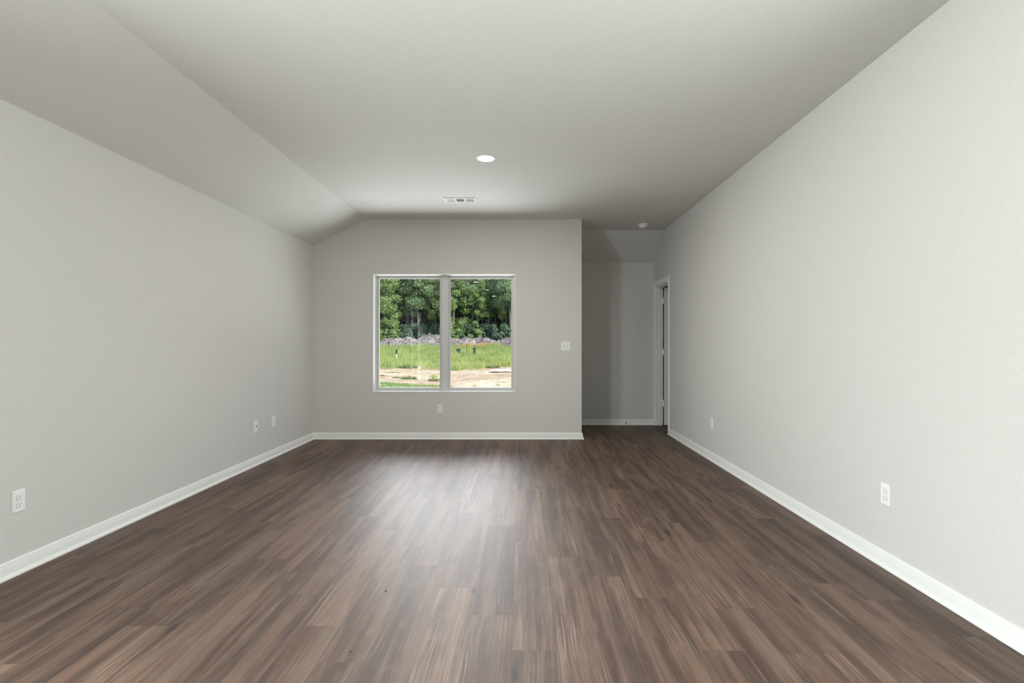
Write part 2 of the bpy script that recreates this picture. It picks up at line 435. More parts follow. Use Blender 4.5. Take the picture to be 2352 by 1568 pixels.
kw = thing('added_window', 'white window added in the right wall for the fill lamp', 'window', (0,0,0), kind='structure')  # unseen window, added so fill light reaches the left wall
b = MB()
b.box(XR+0.03, XR+0.09, RY0, RY0+0.05, RZ0, RZ1); b.box(XR+0.03, XR+0.09, RY1-0.05, RY1, RZ0, RZ1)
b.box(XR+0.03, XR+0.09, RY0+0.05, RY1-0.05, RZ0, RZ0+0.05); b.box(XR+0.03, XR+0.09, RY0+0.05, RY1-0.05, RZ1-0.05, RZ1)
b.build('window_frame', M_VINYL, kw)
b = MB(); b.box(XR+0.058, XR+0.062, RY0+0.05, RY1-0.05, RZ0+0.05, RZ1-0.05); b.build('pane', M_GLASS, kw)

# ------------------------------------------------------------------ side door (open into the dark room)
dr = thing('door_1', 'white side door standing open at the end of the right wall', 'door', (0,0,0), kind='structure')
b = MB(); JT = 0.018
b.box(XR-0.002, XR+0.110, DY0, DY0+JT, 0, DZ); b.box(XR-0.002, XR+0.110, DY1-JT, DY1, 0, DZ); b.box(XR-0.002, XR+0.110, DY0+JT, DY1-JT, DZ-JT, DZ)
b.box(XR+0.062, XR+0.100, DY0+JT, DY0+JT+0.011, 0, DZ-JT); b.box(XR+0.062, XR+0.074, DY1-JT-0.011, DY1-JT, 0, DZ-JT); b.box(XR+0.062, XR+0.074, DY0+JT+0.011, DY1-JT-0.011, DZ-JT-0.011, DZ-JT)
b.build('door_jamb', M_TRIM, dr)
CP = [(0,0),(0.057,0),(0.057,0.017),(0.045,0.017),(0.036,0.012),(0.010,0.009),(0.004,0.007),(0,0.004)]
def casing(name, y_in, sgn):
    pts = [(XR-0.0005-h, y_in+sgn*t) for t, h in CP]
    b = MB(); b.prism(pts, 2, 0, DZ+0.005); b.build(name, M_TRIM, dr)
casing('door_casing', DY0+0.005, -1)
b = MB(); b.box(XR-0.0145, XR-0.0005, DY1-0.005, DY1+0.050, 0, DZ+0.005); b.build('door_casing', M_TRIM, dr, bevel=0.002)
pts = [(XR-0.0005-h, DZ+0.0055+t) for t, h in CP]
b = MB(); b.prism(pts, 1, DY0-0.0522, DY1+0.050); b.build('door_casing', M_TRIM, dr)
b = MB(); b.box(XR, XR+0.11, DY0+JT, DY1-JT, 0.0, 0.004); b.build('threshold', plain('dark_threshold', srgb(52,40,32), 0.5), dr)
# door leaf, hinged on the far jamb, swung to stand across the opening's far side
YD = DY1-JT-0.045
b = MB(); b.box(2.086, 2.73, YD, YD+0.035, 0.014, 2.028)
leaf = b.build('door_leaf', M_TRIM, dr, bevel=0.002)
b = MB()
for z0, z1 in ((0.22, 0.92), (1.10, 1.88)):
    frame_rect(b, 2.18, 2.63, z0, z1, 0.03, 0.03, 0.03, 0.03, YD-0.006, YD+0.001)
b.build('panel_moulding', M_TRIM, leaf, bevel=0.003)
for z in (1.835, 1.085, 0.335):
    b = MB(); b.box(2.066, 2.0995, YD-0.002, YD-0.0005, z-0.045, z+0.045); b.lathe([(0.0055, -0.048), (0.0055, 0.048)], 12, 'z', (2.079, YD-0.004, z))
    b.box(2.060, 2.0795, YD-0.006, DY1-JT-0.0005, z-0.045, z+0.045)
    b.build('hinge', M_PLATE, dr)
# hall door, seen only by its knob past the corner of the window wall
hd = thing('door_2', 'outside door in the hall, only its knob showing past the wall corner', 'door', (0,0,0), kind='structure')
b = MB(); b.box(XE-0.09, XE-0.045, 6.66, 7.44, 0.01, 2.07); lf = b.build('door_leaf', M_TRIM, hd, bevel=0.002)
b = MB(); frame_rect(b, XE-0.146, XE-0.002, 0, 1, 0, 0, 0, 0, 0, 0) if False else None
b.box(XE-0.14, XE-0.002, 6.631, 6.659, 0, 2.10); b.box(XE-0.14, XE-0.002, 7.441, 7.469, 0, 2.10); b.box(XE-0.14, XE-0.002, 6.659, 7.441, 2.072, 2.099); b.build('door_jamb', M_TRIM, hd)
b = MB(); b.lathe([(0.031,-0.046),(0.032,-0.040),(0.026,-0.034),(0.012,-0.030),(0.011,-0.002),(0.018,0.012),(0.027,0.022),(0.029,0.034),(0.025,0.044),(0.013,0.050),(0.0001,0.051)], 28, 'x', (XE, 6.73, 0.945))
b.build('door_knob', M_NICKEL, hd, smooth=True)

# ------------------------------------------------------------------ wall plates
def plate_body(w=0.070, h=0.115, d=0.0062):
    b = MB(); k = 0.004
    b.add([(-w/2,0,-h/2),(w/2,0,-h/2),(w/2,0,h/2),(-w/2,0,h/2),(-w/2,-0.002,-h/2),(w/2,-0.002,-h/2),(w/2,-0.002,h/2),(-w/2,-0.002,h/2),
           (-w/2+k,-d,-h/2+k),(w/2-k,-d,-h/2+k),(w/2-k,-d,h/2-k),(-w/2+k,-d,h/2-k)],
          [(0,1,2,3)]+[(i,(i+1)%4,4+(i+1)%4,4+i) for i in range(4)]+[(4+i,4+(i+1)%4,8+(i+1)%4,8+i) for i in range(4)]+[(8,9,10,11)])
    return b
def screw(parent, x, z, y=-0.0062):
    b = MB(); b.lathe([(0.0032, 0.0), (0.0032, -0.0008), (0.0020, -0.0014), (0.0001, -0.0015)], 12, 'y', (x, y, z)); return b.build('screw', M_PLATE, parent)
def outlet(loc, rz, label):
    t = thing('wall_outlet', label, 'outlet', loc, rz, 'duplex outlets low on the walls')
    plate_body().build('cover_plate', M_PLATE, t)
    for zc in (0.0195, -0.0195):
        b = MB(); n = 28; ring = []
        for i in range(n):
            a = 2*PI*i/n; ring.append((0.0172*math.cos(a), max(-0.0138, min(0.0138, 0.0172*math.sin(a)))))
        b.prism(ring, 1, -0.0062, -0.0092)
        for i, q in enumerate(b.v): b.v[i] = (q[0], q[1], q[2]+zc)
        r = b.build('receptacle', M_PLATE, t, bevel=0.0006)
        # grey ring painted as the shadow in the gap round the receptacle
        b = MB(); b.prism([(x*1.06, z*1.06) for x, z in ring], 1, -0.0060, -0.0064)
        for i, q in enumerate(b.v): b.v[i] = (q[0], q[1], q[2]+zc)
        b.build('receptacle_gap_shade', plain_gap, r)
        for x, hh in ((-0.0064, 0.0040), (0.0064, 0.0034)):
            b = MB(); b.box(x-0.0011, x+0.0011, -0.00935, -0.0090, zc+0.0035-hh, zc+0.0035+hh); b.build('slot', M_SLOT, r)
        b = MB(); b.lathe([(0.0026, -0.0090), (0.0026, -0.00935)], 14, 'y', (0, 0, zc-0.0075)); b.build('ground_hole', M_SLOT, r)
    screw(t, 0, 0)
    return t
plain_gap = plain('grey_gap_shade', (0.33, 0.33, 0.32, 1), 0.7)  # flat grey standing in for the shade inside the plate gaps
outlet((XL+0.0005, 2.688, 0.377), PI/2, 'white duplex outlet nearest the camera, low on the left wall')
outlet((XR-0.0005, 2.764, 0.389), -PI/2, 'white duplex outlet low on the near right wall')
outlet((-1.037, YF-0.0005, 0.382), 0, 'white duplex outlet on the end wall below the window')
outlet((XL+0.0005, 5.447, 0.380), PI/2, 'white outlet on the left wall closest to the far corner')
t = thing('wall_plate', 'narrow plain white plate on the right wall near the side door', 'wall plate', (XR-0.0005, 5.30, 0.380), -PI/2)
plate_body().build('cover_plate', M_PLATE, t)
b = MB(); b.box(-0.0175, 0.0175, -0.0064, -0.0060, -0.0345, 0.0345); g = b.build('insert_gap', plain_gap, t)
b = MB(); b.box(-0.0165, 0.0165, -0.0085, -0.0060, -0.0335, 0.0335); b.build('insert', M_PLATE, t, bevel=0.0008)
screw(t, 0, 0.048); screw(t, 0, -0.048)
t = thing('cable_plate', 'white cable plate with dark connector, left of the corner outlet', 'wall plate', (XL+0.0005, 5.083, 0.383), PI/2)
plate_body().build('cover_plate', M_PLATE, t)
b = MB(); b.lathe([(0.0075,-0.0062),(0.0075,-0.0085),(0.0048,-0.0085),(0.0048,-0.0115),(0.0030,-0.0115),(0.0030,-0.010)], 18, 'y'); b.build('connector', plain('dark_brass', (0.09,0.08,0.07,1), 0.4, metal=0.6), t, smooth=True)
screw(t, 0, 0.045); screw(t, 0, -0.045)
t = thing('light_switch', 'white double light switch on the end wall near the hall corner', 'light switch', (0.553, YF-0.0005, 1.1725), 0)
plate_body(0.121, 0.116).build('cover_plate', M_PLATE, t)
for x in (-0.023, 0.023):
    b = MB(); b.box(x-0.0065, x+0.0065, -0.0068, -0.0060, -0.013, 0.013); bz = b.build('toggle_slot', plain_gap, t)
    b = MB(); b.prism([(-0.0062, -0.004), (-0.018, -0.0125), (-0.0185, -0.0075), (-0.0062, 0.006)], 0, x-0.0045, x+0.0045); b.build('toggle', M_PLATE, t, bevel=0.0008)
    screw(t, x, 0.030); screw(t, x, -0.030)

# ------------------------------------------------------------------ door stop on the hall baseboard
t = thing('door_stop', 'small white door stop with a black tip on the hall baseboard', 'door stop', (1.528, YH-0.0157, 0.045), 0)
b = MB(); b.lathe([(0.011, 0.0), (0.011, -0.004), (0.006, -0.008), (0.0045, -0.010), (0.0045, -0.060)], 16, 'y'); b.build('rod', M_PLATE, t, smooth=True)
b = MB(); b.lathe([(0.0075, -0.060), (0.0085, -0.064), (0.0085, -0.073), (0.006, -0.077), (0.0001, -0.078)], 16, 'y'); b.build('rubber_tip', M_DARK, t, smooth=True)

# ------------------------------------------------------------------ ceiling fixtures
def downlight(x, y, label, power=None):
    t = thing('recessed_light', label, 'ceiling light', (x, y, ZC), 0, 'recessed ceiling lights')
    b = MB(); b.lathe([(0.085, -0.0005), (0.085, -0.003), (0.081, -0.006), (0.072, -0.0075), (0.067, -0.006), (0.066, -0.003), (0.066, -0.0005)], 48); b.build('trim_ring', M_PLATE, t, smooth=True)
    b = MB(); b.lathe([(0.0655, -0.0015), (0.0655, -0.004), (0.05, -0.0065), (0.025, -0.008), (0.0001, -0.0085)], 48); b.build('lens', M_LENS, t, smooth=True)
    l = lamp('bulb', 'AREA', (0, 0, -0.012), LAMP if power is None else power, (1.0, 0.99, 0.965), t); l.data.shape = 'DISK'; l.data.size = 0.12
    return t
downlight(-0.307, 4.351, 'round recessed light glowing in the flat ceiling before the window wall', LAMP_FRONT)
downlight(-1.17, 0.23, 'recessed light above and left of the camera')
downlight(-1.025, -1.6, 'recessed light just behind the camera')
downlight(-0.91, -3.55, 'recessed light over the kitchen end')
downlight(-2.06, -6.94, 'recessed light farthest back in the kitchen')
t = thing('smoke_detector', 'round white smoke detector on the ceiling at the hall', 'smoke detector', (1.597, 6.757, ZC), 0)
b = MB(); b.lathe([(0.072, -0.0005), (0.072, -0.010), (0.069, -0.013), (0.056, -0.014)], 48); b.build('base_ring', M_PLATE, t, smooth=True)
b = MB(); b.lathe([(0.053, -0.012), (0.054, -0.020), (0.050, -0.036), (0.044, -0.046), (0.0001, -0.048)], 48); body = b.build('body', M_PLATE, t, smooth=True)
b = MB(); b.lathe([(0.0085, -0.0475), (0.0085, -0.050), (0.0001, -0.0505)], 20, 'z', (0.018, -0.01, 0)); b.build('test_button', M_TRIM, body)
# supply register
t = thing('air_vent', 'white ceiling air register with three banks of louvres', 'air vent', (-0.675, 5.605, ZC), 0)
b = MB()
OX, OY = 0.178, 0.089
def ring(b, x0, x1, y0, y1, X0, X1, Y0, Y1, z0, z1):
    b.add([(X0,Y0,z0),(X1,Y0,z0),(X1,Y1,z0),(X0,Y1,z0),(x0,y0,z1),(x1,y0,z1),(x1,y1,z1),(x0,y1,z1)],
          [(i,(i+1)%4,4+(i+1)%4,4+i) for i in range(4)])
ring(b, -0.172, 0.172, -0.083, 0.083, -OX, OX, -OY, OY, -0.0005, -0.009)
ring(b, -0.150, 0.150, -0.058, 0.058, -0.172, 0.172, -0.083, 0.083, -0.009, -0.009)
ring(b, -0.150, 0.150, -0.058, 0.058, -0.150, 0.150, -0.058, 0.058, -0.0005, -0.009)
for x in (-0.050, 0.050): b.box(x-0.009, x+0.009, -0.058, 0.058, -0.0095, -0.004)
b.build('register_frame', M_PLATE, t)
b = MB(); b.box(-0.150, 0.150, -0.058, 0.058, -0.0016, -0.0006); b.build('duct_shade_sheet', M_DUCT, t)  # dark sheet painted as the shade inside the duct
def slat(cx, cy, along_y, ang, half):
    b = MB(); w = 0.0058; dx, dz = w*math.cos(ang), w*math.sin(ang)
    z = -0.0056; q = 0.0006
    if along_y: b.prism([(cx-dx, z-dz-q), (cx+dx, z+dz-q), (cx+dx, z+dz+q), (cx-dx, z-dz+q)], 1, cy-half, cy+half)
    else: b.prism([(cy-dx, z-dz-q), (cy+dx, z+dz-q), (cy+dx, z+dz+q), (cy-dx, z-dz+q)], 0, cx-half, cx+half)
    b.build('louvre', M_PLATE, t)
for i in range(8):
    slat(-0.143+i*0.0118, 0, True, -0.36, 0.057)
    slat(0.143-i*0.0118, 0, True, -0.62, 0.057)
for i in range(9): slat(0, -0.052+i*0.013, False, 0.38, 0.040)

# ------------------------------------------------------------------ specks of dirt on the floor
for x, y, r, lab in ((-0.6625, 2.489, 0.0036, 'tiny dark speck on the pale sheen of the floor'), (-0.670, 2.000, 0.0028, 'tiny dark speck on the floor nearer the camera')):
    b = MB(); b.lathe([(0.0001, 0.0), (r*0.9, 0.0003), (r, r*0.4), (r*0.5, r*0.8), (0.0001, r*0.85)], 10, 'z', (0, 0, 0), 1.3)
    o = b.build('dirt_speck', plain('dark_dirt', (0.03, 0.018, 0.015, 1), 0.8), loc=(x, y, 0.0003)); tag(o, lab, 'dirt', 'specks on the floor')

# ================================================================== outdoors
rng = np.random.default_rng(11)
def sm(a, b, x):
    t = min(1, max(0, (x-a)/(b-a))); return t*t*(3-2*t)
def gz(x, y):
    z = -0.30+0.55*sm(29, 42, y)+0.62*sm(42, 56, y)+0.75*sm(58, 66, y)
    if 9 < y < 60: z += 0.035*math.sin(x*0.9+y*0.31)+0.03*math.sin(x*0.37-y*0.83+1.0)
    return z
def ground_mat():
    t = NT('sandy_soil'); p = t.pos()
    a = t.noise(p, 0.35, 4, 0.6); f = t.noise(t.vmul(p, (1, 0.45, 1)), 2.6, 5, 0.7)
    c = t.mix(t.smooth(a, 0.35, 0.65), srgb(166, 142, 114), srgb(198, 179, 153))
    c = t.mix(t.smooth(f, 0.52, 0.66, 0, 0.75), c, srgb(118, 95, 76))
    g = t.noise(t.vmul(p, (1, 0.35, 1)), 7.0, 4, 0.75)
    c = t.mix(t.smooth(g, 0.55, 0.66, 0, 0.8), c, srgb(104, 92, 70))
    o2 = t.noise(p, 0.22, 3, 0.6)
    c = t.mix(t.smooth(o2, 0.56, 0.70, 0, 0.45), c, srgb(190, 146, 102))
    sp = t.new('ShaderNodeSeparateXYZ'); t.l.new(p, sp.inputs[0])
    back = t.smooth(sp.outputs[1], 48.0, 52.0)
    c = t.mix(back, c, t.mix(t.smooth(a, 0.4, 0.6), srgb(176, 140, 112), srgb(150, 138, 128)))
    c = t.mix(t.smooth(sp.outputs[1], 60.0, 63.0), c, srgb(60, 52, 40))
    t.put(c, t.b.inputs['Base Color']); t.b.inputs['Roughness'].default_value = 0.95; t.b.inputs['Specular IOR Level'].default_value = 0.1
    t.bump(f, 0.5, 0.06)
    return t.m
def soil_mat():
    t = NT('grey_clay_painted_shade'); p = t.pos()
    a = t.noise(p, 0.5, 5, 0.65); f = t.noise(p, 3.0, 5, 0.7)
    c = t.mix(t.smooth(a, 0.35, 0.65), srgb(116, 108, 110), srgb(166, 154, 146))
    c = t.mix(t.smooth(f, 0.46, 0.62, 0, 0.85), c, srgb(78, 77, 90))  # bluish dark patches painted in for tree shadows on the bank
    t.put(c, t.b.inputs['Base Color']); t.b.inputs['Roughness'].default_value = 0.95; t.b.inputs['Specular IOR Level'].default_value = 0.1
    t.bump(f, 0.6, 0.1)
    return t.m
def leaf_mat(name, c1, c2, trans, pale=(0.55, 0.68, 0.36, 1)):
    t = NT(name)
    ra = t.new('ShaderNodeNewGeometry').outputs['Random Per Island']
    n = t.noise(t.obj(), 1.3, 3); f = t.noise(t.obj(), 9.0, 1)
    c = t.mix(t.smooth(t.math('ADD', n, t.math('MULTIPLY', t.math('SUBTRACT', f, 0.5), 0.5)), 0.35, 0.68), c1, c2)
    c = t.mix(t.smooth(ra, 0.55, 1.0, 0, 0.55), c, pale)
    c = t.mix(t.smooth(ra, 0.30, 0.0, 0, 0.45), c, c1)
    t.put(c, t.b.inputs['Base Color']); t.b.inputs['Roughness'].default_value = 0.45; t.b.inputs['Specular IOR Level'].default_value = 0.4
    tl = t.new('ShaderNodeBsdfTranslucent'); t.put(c, tl.inputs[0])
    mx = t.new('ShaderNodeMixShader'); mx.inputs[0].default_value = trans
    t.l.new(t.b.outputs[0], mx.inputs[1]); t.l.new(tl.outputs[0], mx.inputs[2]); t.l.new(mx.outputs[0], t.out.inputs[0])
    return t.m
M_GROUND, M_SOIL = ground_mat(), soil_mat()
M_LEAF_A = leaf_mat('leaf_bright', (0.20, 0.33, 0.11, 1), (0.44, 0.58, 0.24, 1), 0.35)
M_LEAF_B = leaf_mat('leaf_mid', (0.16, 0.28, 0.14, 1), (0.36, 0.50, 0.27, 1), 0.3)
M_LEAF_C = leaf_mat('leaf_dark', (0.09, 0.18, 0.13, 1), (0.22, 0.35, 0.23, 1), 0.25)  # bluish dark tint carries the ambient shade between the trees
M_GRASS = leaf_mat('tall_grass', (0.25, 0.36, 0.085, 1), (0.50, 0.58, 0.18, 1), 0.35, (0.70, 0.70, 0.42, 1))
M_WEED = leaf_mat('weed_leaf', (0.11, 0.17, 0.05, 1), (0.24, 0.31, 0.12, 1), 0.25, (0.42, 0.44, 0.22, 1))
M_LAWN = leaf_mat('short_grass', (0.13, 0.25, 0.06, 1), (0.24, 0.38, 0.10, 1), 0.3)
M_BARK = plain('grey_bark', srgb(138, 132, 128), 0.9, var=0.25)
M_BARK_D = plain('dark_bark', srgb(70, 62, 58), 0.9, var=0.25)

# terrain
def grid(name, x0, x1, nx, y0, y1, ny, fz, mat):
    V = []; F = []
    for j in range(ny+1):
        for i in range(nx+1):
            x = x0+(x1-x0)*i/nx; y = y0+(y1-y0)*j/ny; V.append((x, y, fz(x, y)))
    for j in range(ny):
        for i in range(nx): F.append((j*(nx+1)+i, j*(nx+1)+i+1, (j+1)*(nx+1)+i+1, (j+1)*(nx+1)+i))
    me = bpy.data.meshes.new(name); me.from_pydata(V, [], F); me.update(); me.materials.append(mat)
    for p in me.polygons: p.use_smooth = True
    o = bpy.data.objects.new(name, me); COL.objects.link(o); return o
def gtop(x, y): return gz(x, y) if y > 6 else -0.30
o = grid('ground', -90, 70, 200, -40, 140, 225, gtop, M_GROUND); struct(o, 'pale sandy ground outside the window rising to the wood', 'ground')
def mz(x, y):
    u = (y-57.2)/2.6
    h = 1.15+0.22*math.sin(x*0.55+0.6)+0.16*math.sin(x*1.37+2.0)+0.10*math.sin(x*2.9+y)
    e = max(0.0, 1-u*u)**0.7
    r = 0.13*math.sin(x*4.1+y*3.3)*math.sin(y*5.1-x*1.7)+0.10*math.sin(x*7.3-y*4.7)+0.22*(mnoise.noise(Vector((x*1.7, y*1.7, 3.1))))+0.16*mnoise.noise(Vector((x*4.3, y*4.3, 9.0)))
    return gz(x, y)-0.25+e*(h+r)+0.05
o = grid('dirt_mound', -40, 22, 420, 54.5, 59.9, 40, mz, M_SOIL); tag(o, 'long low bank of grey soil in front of the wood', 'dirt bank')

def hz(x, y):
    u = (x+4.6)/2.9; v = (y-52.6)/1.1
    return gz(x, y)-0.2+0.75*max(0, 1-u**4-v*v)+0.10*mnoise.noise(Vector((x*2.2, y*2.2, 0)))+0.05*mnoise.noise(Vector((x*6, y*6, 0)))
M_ORANGE = plain('orange_clay', srgb(186, 138, 100), 0.95, var=0.2)
o = grid('soil_heap', -7.6, -1.6, 60, 51.4, 53.8, 20, hz, M_ORANGE); tag(o, 'low heap of orange soil at the back of the field, right pane', 'soil heap')
def blades_mesh(name, pts, h, w, lean, mat, seg2=True):
    """pts (n,3) roots; each blade a thin bent three-sided-tip strip"""
    n = len(pts); az = rng.uniform(0, 2*PI, n); ld = rng.uniform(0, 2*PI, n); ln = rng.uniform(0.1, 1, n)*lean*h
    side = np.stack([np.cos(az), np.sin(az), np.zeros(n)], 1)*(w[:, None] if hasattr(w, '__len__') else w)/2
    off = np.stack([np.cos(ld)*ln, np.sin(ld)*ln, np.zeros(n)], 1)
    up = np.stack([np.zeros(n), np.zeros(n), h], 1)
    a, b2 = pts-side, pts+side
    m1, m2 = pts-side*0.8+off*0.3+up*0.55, pts+side*0.8+off*0.3+up*0.55
    tip = pts+off+up*(1-0.3*lean)
    V = np.stack([a, b2, m2, m1, tip], 1).reshape(-1, 3)
    me = bpy.data.meshes.new(name)
    k = np.arange(n)*5
    F = [(int(i), int(i+1), int(i+2), int(i+3)) for i in k]+[(int(i+3), int(i+2), int(i+4)) for i in k]
    me.from_pydata(V.tolist(), [], F); me.update(); me.materials.append(mat)
    o = bpy.data.objects.new(name, me); COL.objects.link(o); return o
def edge(x):            # nearer edge of the tall grass
    return 31.5+1.6*math.sin(x*0.42+0.5)+1.0*math.sin(x*1.1+2)+1.8*mnoise.noise(Vector((x*0.9, 2.0, 4.0)))+1.2*mnoise.noise(Vector((x*2.6, 7.0, 4.0)))
n = 120000
xs = rng.uniform(-24, 9, n); ys = 29+(rng.uniform(0, 1, n)**1.25)*23
keep = np.array([y > edge(x)+rng.uniform(-0.6, 1.2) and (math.sin(x*1.7+y*0.9)+math.sin(x*0.6-y*1.3) > -1.55) for x, y in zip(xs, ys)])
xs, ys = xs[keep], ys[keep]
pts = np.stack([xs, ys, np.array([gz(x, y)-0.02 for x, y in zip(xs, ys)])], 1)
gn = np.array([mnoise.noise(Vector((x*0.55, y*0.4, 1.0)))+0.5*mnoise.noise(Vector((x*1.6, y*1.2, 5.0))) for x, y in zip(xs, ys)])
hh = rng.uniform(0.30, 0.75, len(xs))*(0.75+0.45*np.clip((ys-32)/14, 0, 1))*np.clip(1+0.75*gn, 0.3, 1.7)
o = blades_mesh('tall_grass', pts, hh, rng.uniform(0.010, 0.026, len(xs)), 0.75, M_GRASS); tag(o, 'tall yellow-green grass across the field outside', 'grass', kind='stuff')
n = 14000
xs = rng.uniform(-8.5, -2.4, n); ys = rng.uniform(15.0, 19.2, n)
keep = ys < 18.75+0.35*np.sin(xs*2.1)-0.9*np.clip((xs+3.2)/0.8, 0, 1)
xs, ys = xs[keep], ys[keep]
pts = np.stack([xs, ys, np.array([gz(x, y)-0.01 for x, y in zip(xs, ys)])], 1)
o = blades_mesh('lawn_strip', pts, rng.uniform(0.05, 0.11, len(xs)), 0.018, 0.6, M_LAWN); tag(o, 'strip of short green grass at the foot of the left pane', 'grass', kind='stuff')

def at(px, py, y):       # world point seen at a pixel of the photograph, at depth y
    return ((px-1199)*y/1176, y, EYE-(py-790)*y/1176)
# weeds on the sand: (px, py of foot, height, spread, blades, label)
WEEDS = [(938, 871, 0.42, 0.75, 110, 'spiky green weed in the middle of the sand, left pane'),
         (911, 868, 0.22, 0.55, 70, 'low weed left of the spiky weed in the left pane'),
         (902, 856, 0.20, 0.60, 70, 'flat green weed patch behind the spiky weed'),
         (1001, 875, 0.38, 0.60, 90, 'dark weed at the right edge of the left pane'),
         (995, 868, 0.55, 0.40, 26, 'thin dry stalks above the dark weed'),
         (877, 863, 0.22, 0.50, 50, 'small weed at the left edge of the left pane'),
         (935, 845, 0.55, 1.30, 260, 'rounded green clump before the tall grass, left pane'),
         (880, 842, 0.60, 1.10, 200, 'leafy clump at the field edge, far left of the window'),
         (1043, 847, 0.22, 0.60, 70, 'low green weed on the sand, left of the right pane'),
         (1150, 842, 0.26, 1.10, 90, 'sparse dry weed at the right edge of the field'),
         (1145, 886, 0.34, 0.22, 16, 'thin yellow stalk at the foot of the right pane'),
         (1090, 886, 0.26, 0.22, 12, 'single thin stem at the foot of the right pane, left of the yellow stalk'),
         (1132, 845, 0.50, 0.9, 140, 'green clump jutting from the field into the sand, right pane')]
for px, py, h, spread, nb, lab in WEEDS:
    y = 1176*1.5/(py-790)
    for _ in range(6): y = 1176*(EYE-gz((px-1199)*y/1176, y))/(py-790)*0.5+y*0.5
    x = (px-1199)*y/1176; z = gz(x, y)
    r = spread*np.sqrt(rng.uniform(0, 1, nb))*0.5; a = rng.uniform(0, 2*PI, nb)
    P = np.stack([r*np.cos(a), r*np.sin(a)*0.7, np.full(nb, -0.04)], 1)
    dry = 'dry' in lab or 'thin' in lab
    o = blades_mesh('weed', P, rng.uniform(0.5, 1, nb)*h*(1-0.4*r/(spread*0.5)), rng.uniform(0.02, 0.04, nb), 1.25, M_GRASS if dry else M_WEED)
    o.location = (x, y, z); tag(o, lab, 'weed', 'weeds on the sand outside')

# --- things in the field
M_GREYBOX = plain('grey_green_metal', srgb(62, 72, 78), 0.5)
M_PALE = plain('pale_pvc', srgb(225, 228, 228), 0.45)
M_STAKE = plain('raw_wood_stake', srgb(132, 96, 72), 0.8)
def ground_at(px, y): x = (px-1199)*y/1176; return x, gz(x, y)
x, z = ground_at(1053.5, 39.5)
t = thing('utility_box', 'grey utility box standing in the tall grass', 'utility box', (x, 39.5, z), 0.15)
b = MB(); b.box(-0.17, 0.12, -0.15, 0.15, 0, 0.60); b.build('cabinet', M_GREYBOX, t, bevel=0.02)
b = MB(); b.box(0.122, 0.18, -0.15, 0.15, 0, 0.60); b.build('painted_sunlit_side', M_PALE, t, bevel=0.01)  # pale strip painted as the cabinet's sunlit right side
b = MB(); b.box(-0.19, 0.20, -0.17, 0.17, 0.602, 0.65); b.build('lid', plain('grey_lid', srgb(96, 106, 110), 0.5), t, bevel=0.02)
for px, y, top, lab in ((1072, 39.0, 781, 'taller white-tipped wooden stake right of the grey utility box'), (1089.3, 41.0, 785, 'shorter white-tipped wooden stake by the small pedestal')):
    x, z = ground_at(px, y); ht = EYE-(top-790)*y/1176-z
    t = thing('survey_stake', lab, 'stake', (x, y, z), 0.2, 'survey stakes in the field')
    b = MB(); b.box(-0.025, 0.025, -0.02, 0.02, -0.05, ht-0.22); b.build('post', M_STAKE, t)
    b = MB(); b.box(-0.026, 0.026, -0.021, 0.021, ht-0.22, ht); b.build('painted_tip', M_PALE, t)
x, z = ground_at(1089.5, 38.0)
t = thing('utility_pedestal', 'small dark pedestal with pale sides at the shorter stake', 'utility pedestal', (x, 38.0, z), 0.1)
b = MB(); b.box(-0.09, 0.09, -0.08, 0.08, 0, 0.62); b.build('housing', M_GREYBOX, t, bevel=0.01)
b = MB(); b.box(-0.10, 0.10, -0.09, 0.09, 0.62, 0.80); b.build('dome', plain('dark_green_cap', srgb(60, 68, 70), 0.5), t, bevel=0.03)
x, z = ground_at(910.5, 37.0)
t = thing('marker_pipe', 'white pipe with a black cap standing in the grass, left pane', 'pipe', (x, 37.0, z), 0)
b = MB(); b.lathe([(0.055, -0.05), (0.055, 0.45)], 16); b.build('pipe', M_PALE, t, smooth=True)
b = MB(); b.lathe([(0.062, 0.45), (0.062, 0.73), (0.045, 0.78), (0.0001, 0.79)], 16); b.build('cap', plain('black_plastic', (0.02,0.025,0.03,1), 0.5), t, smooth=True)
x, z = ground_at(894, 51.0)
t = thing('marker_post', 'short dark post at the back of the field, far left', 'post', (x, 51.0, z), 0)
b = MB(); b.box(-0.06, 0.06, -0.06, 0.06, -0.05, 0.75); b.build('post', M_DARK, t, bevel=0.01)
b = MB(); b.box(0.065, 0.11, -0.05, 0.05, -0.05, 0.7); b.build('pale_edge', M_PALE, t)
# white sheet lying on the sand
px, y = 1153, 27.0; x, z = ground_at(px, y)
V = []; F = []; nx, ny = 14, 6
for j in range(ny+1):
    for i in range(nx+1):
        u, v = i/nx, j/ny
        V.append(((u-0.5)*1.25, (v-0.5)*0.75*(1-0.3*u), 0.03+0.05*math.sin(u*7+v*3)**2+0.07*math.sin(u*3.1)*v))
for j in range(ny):
    for i in range(nx): F.append((j*(nx+1)+i, j*(nx+1)+i+1, (j+1)*(nx+1)+i+1, (j+1)*(nx+1)+i))
b = MB(); b.add(V, F); o = b.build('plastic_sheet', M_PALE, smooth=True, loc=(x, y, z+0.02))
md = o.modifiers.new('thickness', 'SOLIDIFY'); md.thickness = 0.012
tag(o, 'crumpled white sheet lying on the sand, right pane', 'sheet')

